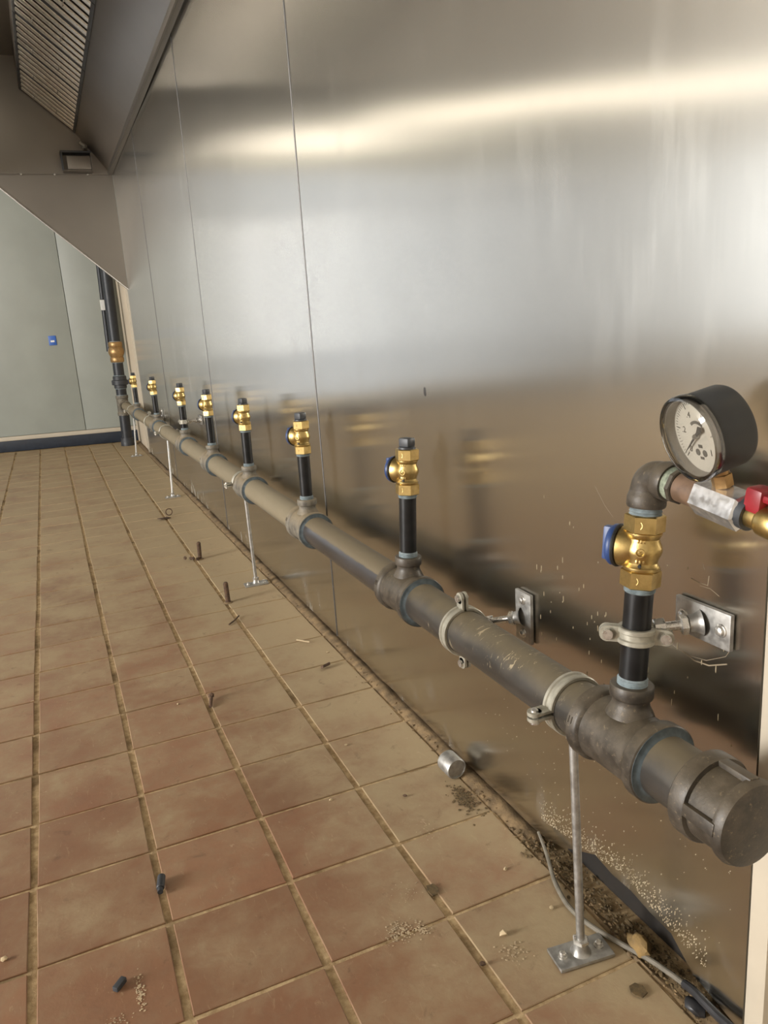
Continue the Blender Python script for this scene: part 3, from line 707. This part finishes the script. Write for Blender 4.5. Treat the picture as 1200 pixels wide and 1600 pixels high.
bracket(rc, D8, (.80, -.60, 0), .0136, (.516, .436), False, 'wall clamp on the nearest riser with a horizontal wall plate', rc+V(.021, -.006, .004), lug=.013)
rc3 = V(PX, 3.138, pz(3.138)+.094)
bracket(rc3, (0, 0, 1), (.3, -.95, 0), .0136, (3.138, rc3.z), False, 'wall clamp holding the sixth riser from the gauge', rc3+V(.02, 0, 0), lug=.013)
bracket(pc(4.30), (0, 1, 0), (0, 0, 1), PR+.0004, (4.30, .325), True, 'wall clamp behind the second riser from the tall black pipe', (PX+PR+.006, 4.30, .305))

# =================================================================== GAUGE ASSEMBLY
top8 = V(PX, tees[0][0], PZ)+D8*.2302
E = V(PX, tees[0][0], PZ)+D8*.268
K = V(.490, .456, .571)
ad = (K-E).normalized()
tf = thing('elbow_fitting', 'dark iron elbow with corroded nipple above the nearest valve', 'pipe fitting', top8)
pts = []; r_ = .019
p0 = E-D8*r_; p1 = E+ad*r_
for k in range(13):
    t = k/12; pts.append((p0*(1-t)+E*t)*(1-t)+(E*(1-t)+p1*t)*t)
mb = MB().tube(pts, .0156, 26)
mb.lathe([(.0156, .004), (.0168, .0), (.0178, -.002), (.0178, -.010), (.0170, -.012), (.013, -.012)], frame(p0, D8), 28)
mb.lathe([(.0156, -.004), (.0168, .0), (.0178, .002), (.0178, .009), (.0170, .011), (.013, .011)], frame(p1, ad), 28)
mb.build('elbow', 'tee', tf, 40)
pr_ = [(.0128, -.004)]
for k in range(5): pr_ += [(.0150, k*.0028), (.0138, k*.0028+.0018)]
pr_ += [(.0128, .016)]
MB().lathe(pr_, frame(top8, D8), 28).build('thread_paste', 'paste', tf)
n0 = p1+ad*.0105; pr_ = [(.0128, -.004)]
for k in range(3): pr_ += [(.0152, k*.0026), (.0140, k*.0026+.0016)]
pr_ += [(.0128, .010)]
MB().lathe(pr_, frame(n0, ad), 26).build('nipple_thread_paste', simple('pale_green_paste', srgb(138, 146, 128), .8, var=.35, scale=200), tf)
MB().prism(n0+ad*.007, n0+ad*.0125, .0165, 8, .0008).build('nipple_collar', 'tee', tf, 30)
KH = .0232
MB().cyl(n0+ad*.010, K-ad*(KH-.003), .0135, .0128, seg=26).build('nipple', simple('rusty_brown_nipple', srgb(104, 82, 64), .6, var=.25, scale=80), tf)
tb = thing('gauge_block', 'bright nickel hexagonal test block beneath the pressure gauge', 'fitting', K-V(0, 0, .017))
Fk = frame(K, ad).to_3x3().inverted() @ V(-.95, 0, .30); hexrot = math.atan2(Fk.y, Fk.x)+PI/6
MB().prism(K-ad*KH, K+ad*KH, .0168, 6, .0016, hexrot).build('hex_block', 'chrome', tb, 25)
MB().cyl(K+ad*(KH-.002), K+ad*(KH+.006), .0132, seg=24).build('block_neck', 'union', tb)
# little ball valve with red lever
bv0 = K+ad*(KH+.003)
bv = thing('ball_valve', 'small brass ball valve with a red lever beside the gauge', 'valve', bv0-V(0, 0, .012))
mb = MB().lathe([(.0090, 0), (.0098, .002), (.0098, .012), (.0122, .015), (.0128, .024), (.0122, .033), (.0100, .036), (.0100, .050), (.0, .050)], frame(bv0, ad), 26)
mb.build('valve_body', 'brass', bv)
upv = (V(0, 0, 1)-ad*ad.z).normalized(); sd = ad.cross(upv)
MB().cyl(bv0+ad*.024+upv*.010, bv0+ad*.024+upv*.021, .0062, seg=16).build('lever_stem', 'brass', bv)
R = Matrix(((ad.x, sd.x, upv.x), (ad.y, sd.y, upv.y), (ad.z, sd.z, upv.z)))
mb = MB().box(bv0+ad*.030+upv*.0185, (.052, .0125, .0060), .0022, R).box(bv0+ad*.008+upv*.0150, (.016, .0180, .0200), .004, R).box(bv0+ad*.055+upv*.020, (.03, .016, .009), .003, R)
mb.build('lever', 'red', bv, 40)
# the gauge: local Z out of the dial, local Y up the dial
gb = V(.9546, -.1790, .2380).normalized(); gs = (V(0, 0, 1)-gb*gb.z).normalized(); gx = gs.cross(-gb)
GL = .0625; G0 = K+gs*GL
ga = thing('pressure_gauge', 'round pressure gauge with white dial and black case', 'gauge', G0, local=True)
ga.rotation_mode = 'QUATERNION'; ga.rotation_quaternion = Matrix(((gx.x, gs.x, -gb.x), (gx.y, gs.y, -gb.y), (gx.z, gs.z, -gb.z))).to_quaternion()
GR = .0400; zf = .0150; ga.scale = (.86, .86, .86)
MB().lathe([(0, -.0235), (GR-.006, -.0235), (GR-.0022, -.0220), (GR-.0008, -.0185), (GR, zf-.004), (GR, zf), (GR-.003, zf), (GR-.003, zf-.005), (0, zf-.005)], None, 56).build('case', 'case', ga)
MB().lathe([(GR-.0029, zf-.0044), (GR-.0029, zf+.0060), (GR-.0034, zf+.0060), (GR-.0042, zf-.0036)], None, 56, close=True).build('inner_ring', simple('grey_inner_ring', srgb(150, 144, 136), .35, var=.05), ga)
MB().lathe([(0, zf-.0045), (GR-.0034, zf-.0045), (GR-.0034, zf-.0038), (0, zf-.0038)], None, 56).build('dial', 'dial', ga)
MB().lathe([(GR-.0030, zf-.003), (GR+.0012, zf-.001), (GR+.0016, zf+.0010), (GR+.0016, zf+.0070), (GR+.0006, zf+.0095), (GR-.004, zf+.0112), (0, zf+.0125), (0, zf+.0112), (GR-.0046, zf+.0098), (GR-.0014, zf+.0070), (GR-.0014, zf)], None, 56).build('clear_cover', 'glass', ga)
zd = zf-.0036
tk = MB()
for k in range(51):
    a = math.radians(225-270*k/50); L = .0058 if k % 10 == 0 else (.0042 if k % 5 == 0 else .0026); r0 = GR-.0070
    d = V(math.cos(a), math.sin(a), 0); tk.box(d*(r0-L/2)+V(0, 0, zd), (L, .0008 if k % 10 == 0 else .0004, .0002), 0, Matrix.Rotation(a, 3, 'Z'))
tk.build('scale_ticks', 'ink', ga, 0)
def text(s, size, x, y, z, parent, rot=0., mat='ink'):
    cu = bpy.data.curves.new('txt', 'FONT'); cu.body = s; cu.size = size; cu.align_x = 'CENTER'; cu.align_y = 'CENTER'; cu.extrude = .0001; cu.resolution_u = 3
    ob = bpy.data.objects.new('txt', cu); me = bpy.data.meshes.new_from_object(ob); bpy.data.objects.remove(ob); bpy.data.curves.remove(cu)
    me.transform(Matrix.Translation((x, y, z)) @ Matrix.Rotation(rot, 4, 'Z')); me.name = 'numeral'
    return link('numeral', me, mat, parent, 0)
for k, s in enumerate(('0', '.2', '.4', '.6', '.8', '1')):
    a = math.radians(225-54*k); text(s, .0088, math.cos(a)*.0215, math.sin(a)*.0215, zd, ga)
# dial marks: an arc above the hub, two dots and dashes below
mk = MB().arc([(.0115, zd-.0001), (.0145, zd-.0001), (.0145, zd+.0001), (.0115, zd+.0001)], math.radians(50), math.radians(130), None, 14)
for x in (-.0052, .0052): mk.lathe([(0, zd+.0001), (.0034, zd+.0001), (.0034, zd-.0001), (0, zd-.0001)], Matrix.Translation((x, -.0170, 0)), 16)
mk.box((0, -.0105, zd), (.0060, .0032, .0002)).box((0, -.0222, zd), (.0055, .0026, .0002))
mk.build('dial_marks', simple('dial_grey_ink', (.10, .095, .085), .6), ga, 0)
na = math.radians(222); nd = V(math.cos(na), math.sin(na), 0); ns = V(-nd.y, nd.x, 0); zn = zd+.0030
mb = MB().poly([nd*.0300+V(0, 0, zn), nd*.001+ns*.0013+V(0, 0, zn), -nd*.006+ns*.0016+V(0, 0, zn), -nd*.012+ns*.0036+V(0, 0, zn), -nd*.0150+V(0, 0, zn), -nd*.012-ns*.0036+V(0, 0, zn), -nd*.006-ns*.0016+V(0, 0, zn), nd*.001-ns*.0013+V(0, 0, zn)], (0, 0, .0006))
mb.build('needle', 'ink', ga, 0)
MB().lathe([(0, zn+.0022), (.0020, zn+.0022), (.0026, zn+.0008), (.0026, zd), (0, zd)], None, 16).build('needle_hub', 'zinc', ga)
mb = MB().cyl((0, -GR+.002, -.004), (0, -GR-.004, -.004), .0078, seg=20)
mb.prism((0, -GR-.003, -.004), (0, -GR-.0165, -.004), .0098, 6, .0008, .3)
mb.cyl((0, -GR-.016, -.004), (0, -GR-.0215, -.004), .0072, seg=20); mb.build('stem', 'old_brass', ga, 30)

# =================================================================== TALL PIPES AT THE FAR END
VX, VY = .452, 5.77; VR = .036; VT = CEIL; vl = .020
vp = thing('tall_pipe', 'tall black gas riser by the far wall with a brass valve', 'pipe', (VX, VY, 0))
vd = V(vl, 0, 1).normalized()
def at(z): return V(VX, VY, 0)+vd*(z)
def vcyl(name, z0, z1, r, mat, prof=None): return MB().lathe(prof or [(0, 0), (r, 0), (r, z1-z0), (0, z1-z0)], frame(at(z0), vd), 32).build(name, mat, vp)
vcyl('pipe_length', .04, .23, VR, 'riser'); vcyl('pipe_length', .33, .41, VR, 'riser'); vcyl('pipe_length', .48, .59, VR, 'riser'); vcyl('pipe_length', .72, VT, VR, 'riser')
vcyl('foot_flange', 0, .06, .045, 'union', [(0, 0), (.046, 0), (.046, .030), (.042, .036), (.042, .055), (0, .055)])
vcyl('tee', .215, .355, .043, 'tee_old', [(0, 0), (.043, 0), (.043, .018), (.0395, .022), (.0395, .118), (.043, .122), (.043, .140), (0, .140)])
vcyl('union', .405, .49, .05, 'union', [(0, 0), (.040, 0), (.043, .004), (.043, .022), (.056, .026), (.056, .055), (.046, .060), (.046, .082), (.040, .086), (0, .086)])
vcyl('brass_valve', .585, .725, .05, 'old_brass', [(0, 0), (.042, 0), (.046, .006), (.046, .030), (.042, .036), (.052, .060), (.054, .075), (.050, .092), (.043, .104), (.047, .110), (.047, .132), (.042, .140), (0, .140)])
for z in (.585, .725, .491, .405, .355): vcyl('joint_paste', z-.004, z+.004, VR+.003, 'paste')
MB().lathe([(PR, 0), (.039, 0), (.040, .003), (.040, .016), (.036, .020), (.036, .075)], frame((PX-.004, 5.675, pz(5.675)), (0, 1, 0)), 32).build('tee_branch', 'tee_old', vp)
tp = thing('thin_pipe', 'thin black pipe with a white tag behind the tall riser', 'pipe', (.425, 5.90, .78))
MB().cyl((.431, 5.93, .66), (.480, 5.93, CEIL), .018, seg=20).build('pipe_length', 'riser', tp)
MB().box((.434, 5.908, .98), (.034, .010, .07), .002).build('paper_tag', 'white', tp, 30)
# blue notice on the far wall
sp_ = B0+BD*((.073-B0.x)/BD.x)
sg = thing('wall_notice', 'tiny blue notice on the grey green far wall', 'sign', (sp_.x, sp_.y, .763))
Rb = Matrix(((BD.x, BN.x, 0), (BD.y, BN.y, 0), (0, 0, 1)))
MB().box(V(sp_.x, sp_.y, .763)+BN*.003, (.052, .003, .066), .0008, Rb).build('notice_plate', 'sign', sg, 30)
MB().box(V(sp_.x, sp_.y, .758)+BN*.0048, (.026, .001, .012), 0, Rb).build('notice_print', 'white', sg, 0)

# =================================================================== LOOSE THINGS ON THE FLOOR
def obj(mb, name, mat, label, cat, group=None, smooth=40): return tag(mb.build(name, mat, None, smooth), label, cat, group)
sy = 1.00
obj(MB().lathe([(0, 0), (.0165, 0), (.0178, .0012), (.0178, .032), (.0165, .034), (.0150, .034), (.0145, .0320), (0, .0318)], frame((.5105, 1.010+.02, .0185), V(.04, -1, 0).normalized()), 28), 'pipe_stub', 'zinc', 'short bright metal stub lying at the foot of the steel wall', 'pipe stub')
def stud(x, y, h, lean, label, crumbs):
    s = thing('rusty_stud', label, 'stud', (x, y, 0), 'rusty studs in the floor')
    d = V(*lean, 1).normalized(); pr = [(0, 0), (.0072, 0)]
    for k in range(int(h/.004)): pr += [(.0074, k*.004+.001), (.0062, k*.004+.003)]
    pr += [(.0050, h), (0, h+.002)]
    MB().lathe(pr, frame((x, y, -.002), d), 12).build('threaded_shank', 'rust', s, 40)
    MB().lathe([(0, .0035), (.008, .003), (.013, .001), (.015, -.002)], frame((x, y, 0), (0, 0, 1)), 14).build('mortar_collar', 'mortar', s)
    for q in range(crumbs):
        MB().blob((x-.012-.010*q+random.uniform(-.004, .004), y-.012+.009*q, .006+.003*(q % 2)), (.006, .008, .006), q, 1, .5).build('rust_flake', 'rust', s)
stud(.366, 2.060, .062, (-.02, .02), 'single rusty stud nearest the camera, upright in the tiles', 0)
stud(.375, 2.540, .062, (.03, 0), 'rusty stud with flaked metal heaped round its foot', 4)
tb_ = thing('ring_tab', 'small loose metal tab with a ring on the far tiles', 'scrap', (.366, 3.259, 0))
MB().box((.352, 3.225, .005), (.05, .028, .0022), .0008, Matrix.Rotation(.5, 3, 'Z') @ Matrix.Rotation(.1, 3, 'Y')).build('tab_plate', 'rust', tb_, 30)
MB().tube([V(.380+.013*math.cos(a), 3.27, .018+.014*math.sin(a)) for a in [2*PI*k/16 for k in range(17)]], .0022, 7).build('tab_ring', 'rust', tb_)
obj(MB().cyl((.0325, .962, .006), (.0375, .985, .007), .0055, seg=12, ch=.001).cyl((.0315, .955, .0055), (.0325, .963, .006), .0038, seg=10), 'screw_plug', 'union', 'small black threaded plug lying in a long joint', 'plug')
obj(MB().box((-.033, .822, .0045), (.0075, .017, .0065), .0012, Matrix.Rotation(-.75, 3, 'Z')), 'black_chip', 'union', 'small black oblong chip on the tile nearest the left corner', 'scrap')
obj(MB().poly([(.452, 1.510, .001), (.476, 1.519, .003), (.474, 1.509, .006), (.455, 1.5, .008)], (.001, .004, .004)), 'dark_wedge', 'rust', 'dark wedge of scrap near the wall edge', 'scrap')
sb = MB().cyl((.198, 1.458, .004), (.207, 1.492, .007), .0035, seg=10); sb.blob((.208, 1.495, .009), (.0065, .0065, .006), 3, 1)
obj(sb, 'bent_nail', 'rust', 'dark bent nail lying across the second long joint', 'nail')
obj(MB().tube([(.330, 1.885, .003), (.350, 1.905, .004), (.366, 1.93, .004)], .0022, 6), 'wood_splinter', 'rust', 'thin dark splinter in front of the nearest stud', 'splinter')
obj(MB().tube([(.452, 1.69, .004), (.475, 1.66, .004)], .0018, 6), 'straw_bit', 'chip', 'thin pale straw on the tiles by the wall', 'splinter')
obj(MB().blob((.530, .588, .009), (.0125, .017, .0110), 5, 2, .55), 'yellow_stone', 'stone', 'yellowish pebble beside the wall behind the cable', 'stone')
# cable: hollow grey lead lying along the wall into a black taped end
def crv(pts, n=8):
    out = []; P = [V(*p) for p in pts]; P = [P[0]]+P+[P[-1]]
    for i in range(1, len(P)-2):
        for k in range(n):
            t = k/n; a, b, c, d = P[i-1], P[i], P[i+1], P[i+2]
            out.append(.5*((2*b)+(-a+c)*t+(2*a-5*b+4*c-d)*t*t+(-a+3*b-3*c+d)*t**3))
    out.append(P[-2]); return out
cbl = thing('cable', 'thin grey cable trailing along the foot of the wall', 'cable', (.51, .68, 0))
cpts = crv([(.528, .790, .030), (.521, .760, .016), (.508, .725, .006), (.499, .690, .004), (.4985, .662, .004), (.505, .632, .004), (.517, .600, .004), (.527, .570, .006), (.532, .540, .009), (.533, .520, .012)])
MB().tube(cpts, [.0018+.0014*min(1, i/18) for i in range(len(cpts))], 10).build('cable_sheath', 'cable', cbl)
MB().tube(crv([(.533, .522, .012), (.532, .508, .016), (.530, .492, .018), (.529, .470, .019), (.528, .452, .022)]), .0048, 10).build('cable_plug', 'tape', cbl)
obj(MB().blob((.527, .500, .005), (.008, .014, .007), 8, 2, .4), 'tape_lump', 'tape', 'lump of black tape under the cable end', 'scrap')
# pebbles and chips one could pick up
pebs = [((867, 1336), .0042, 'chip', 'pale chip on the tile by the cable'), ((790, 1359), .0034, 'chip', 'pale chip left of the cable on the wall tile'), ((633, 1245), .0038, 'rust', 'dark crumb on the tile left of the metal stub'), ((7, 1501), .0046, 'chip', 'round pebble at the left edge of the floor'), ((517, 1251), .0030, 'chip', 'white chip on a tile joint in mid floor'), ((278, 1101), .0030, 'chip', 'pale chip left of the bent nail'), ((754, 1508), .0040, 'rust', 'brown crumb in the fourth long joint'), ((787, 1462), .0060, 'chip', 'flat tan flake left of the nearest pipe stand'), ((512, 1020), .0034, 'chip', 'white chip near the wall edge by the straw'), ((862, 1420), .0036, 'chip', 'tan crumb just left of the cable bend'), ((541, 1165), .0030, 'chip', 'white crumb on the wall side tile below the dark wedge'), ((1107, 1575), .0060, 'chip', 'pale chip in the gap at the wall near the jamb')]
for i, ((px, py), r, m, lb) in enumerate(pebs):
    d = CR*((px-600)/1201.83)-CU*((py-800)/1201.83)+CW; p = CAMP+d*(-CAMP.z/d.z)
    p.x = min(p.x, WX-.008)
    obj(MB().blob((p.x, p.y, r*.55), (r, r*.8, r*.6), i, 1, .5), 'pebble', m, lb, 'pebble', 'crumbs on the floor')
# dark hole in a long joint where the grout has gone
# fine debris along the wall edge and dirt heap by the stub: nobody could count it
rr = random.Random(3); mb = MB()
for i in range(420):
    y = rr.uniform(.46, 5.1)**1.0; x = WX-.003-abs(rr.gauss(0, .012)); s = rr.uniform(.0008, .0026)
    if i < 160: y = rr.uniform(.5, 1.5)
    mb.blob((x, y, .002), (s, s*rr.uniform(.7, 1.8), s*.7), i, 1, .5)
mbd = MB()
for i in range(700):
    y = rr.uniform(.47, .84); s = rr.uniform(.0006, .0024)*(1.8 if i % 23 == 0 else 1); x = WX-.010+rr.gauss(.008, .011)
    mbd.blob((min(x, WX+.018), y, .001+s*.4), (s, s*rr.uniform(.7, 1.8), s*.8), i, 1, .6)
o = mbd.build('wall_gap_rubble', 'dirt', None, 0); o['kind'] = 'stuff'; tag(o, 'dark rubble in the open gap under the nearest steel sheet', 'rubble')
o = mb.build('wall_edge_grit', 'mortar', None, 0); o['kind'] = 'stuff'; tag(o, 'grit and crumbs along the foot of the steel wall', 'grit')
mb = MB()
for i in range(330):
    a, q = rr.uniform(0, 2*PI), abs(rr.gauss(0, 1)); s = rr.uniform(.0006, .0018)
    mb.blob((.497+.010*q*math.cos(a), .945+.022*q*math.sin(a), .0004), (s*1.3, s*1.8, s*.35), i, 1, .5)
o = mb.build('dirt_heap', 'dirt', None, 0); o['kind'] = 'stuff'; tag(o, 'scatter of dark dirt on the tile below the metal stub', 'dirt')
# pale cement smears on the near tiles
mb = MB()
for (cx, cy, rx, ry, n, sz) in ((.292, .745, .016, .016, 120, .0013), (.318, .735, .010, .014, 60, .0013), (-.012, .800, .005, .026, 90, .0012), (-.045, .775, .022, .006, 50, .001), (.330, .80, .02, .02, 40, .0009), (.40, .655, .016, .016, 50, .0014), (.60-.19, .90, .02, .03, 30, .001)):
    for i in range(n):
        s = rr.uniform(.3, .8)*sz; mb.blob((cx+rr.gauss(0, rx*.5), cy+rr.gauss(0, ry*.5), .0004), (s*1.6, s*1.6, s*.35), i, 1, .6)
o = mb.build('cement_smear', simple('cement_residue', srgb(176, 156, 126), .9), fl, 0); o['kind'] = 'stuff'
def flake(pxs, name, mat, label, z=.0012):
    pts = []
    for px, py in pxs:
        d = CR*((px-600)/1201.83)-CU*((py-800)/1201.83)+CW; p = CAMP+d*((z-CAMP.z)/d.z); pts.append((p.x, p.y, z))
    obj(MB().poly(pts, (0, 0, .0015)), name, mat, label, 'scrap', smooth=0)
flake([(666, 1385), (677, 1382), (685, 1388), (684, 1398), (676, 1401), (668, 1393)], 'dark_patch', 'dirt', 'flat dark patch standing for a hole in the fourth long joint')  # flat dark patch added in place of a real hole in the grout
flake([(983, 1542), (992, 1537), (1004, 1541), (1012, 1552), (1004, 1560), (992, 1556), (985, 1550)], 'dark_patch', 'dirt', 'dark flake on the tile in front of the pipe stand plate')
# dried splashes on the nearest steel sheet
mb = MB()
def splash(y, z, w, h):
    m4 = Matrix.Translation((WX+dx1(y, z), y, z)) @ Matrix.Rotation(PI/2, 4, 'Y') @ Matrix.Diagonal((h, w, 1, 1))
    mb.lathe([(0, -.0006), (.7, -.0005), (1, .0006)], m4, 7)
for i in range(760):
    y = rr.uniform(.50, .80); base = .045+.03*max(0, 1-abs(y-.63)/.16)
    splash(y, base+abs(rr.gauss(0, .016))-.004, rr.uniform(.0002, .0007), rr.uniform(.0004, .0016))
for i in range(150): splash(rr.uniform(.47, .95), rr.uniform(.06, .30), rr.uniform(.0003, .0006), rr.uniform(.0003, .0009))
for i in range(60): splash(rr.uniform(.48, .80), rr.gauss(.38, .05), rr.uniform(.0002, .00045), rr.uniform(.0010, .0050))
scm = MB()
def wallpt(px, py):
    d = CR*((px-600)/1201.83)-CU*((py-800)/1201.83)+CW; p = CAMP+d*(WX/d.x); p = CAMP+d*((WX+dx1(p.y, p.z))/d.x); return p
for pts, w in (([(1040, 985), (1052, 1008), (1075, 1024), (1104, 1032), (1134, 1026), (1144, 1012)], .0007), ([(1068, 1018), (1085, 1032), (1108, 1040), (1136, 1038)], .0016), ([(1080, 903), (1092, 910), (1106, 915), (1108, 900)], .0011), ([(1093, 915), (1110, 920), (1124, 932)], .0005), ([(930, 760), (945, 790), (958, 808)], .0003), ([(1098, 880), (1101, 890)], .0006)):
    scm.tube([wallpt(*q) for q in pts], w*.45, 6)
o = scm.build('scuff_marks', simple('pale_scuff', srgb(140, 126, 104), .6), core, 0); o['kind'] = 'stuff'
o = mb.build('dried_splash', 'splash', core, 0)
mk_ = MB(); p_ = wallpt(664, 612)
mk_.lathe([(0, -.0006), (.8, -.0005), (1, .001)], Matrix.Translation((p_.x, p_.y, p_.z)) @ Matrix.Rotation(PI/2, 4, 'Y') @ Matrix.Diagonal((.0085, .0050, 1, 1)), 20).build('dull_spot', 'strip', core, 0)
o = o; o['kind'] = 'stuff'
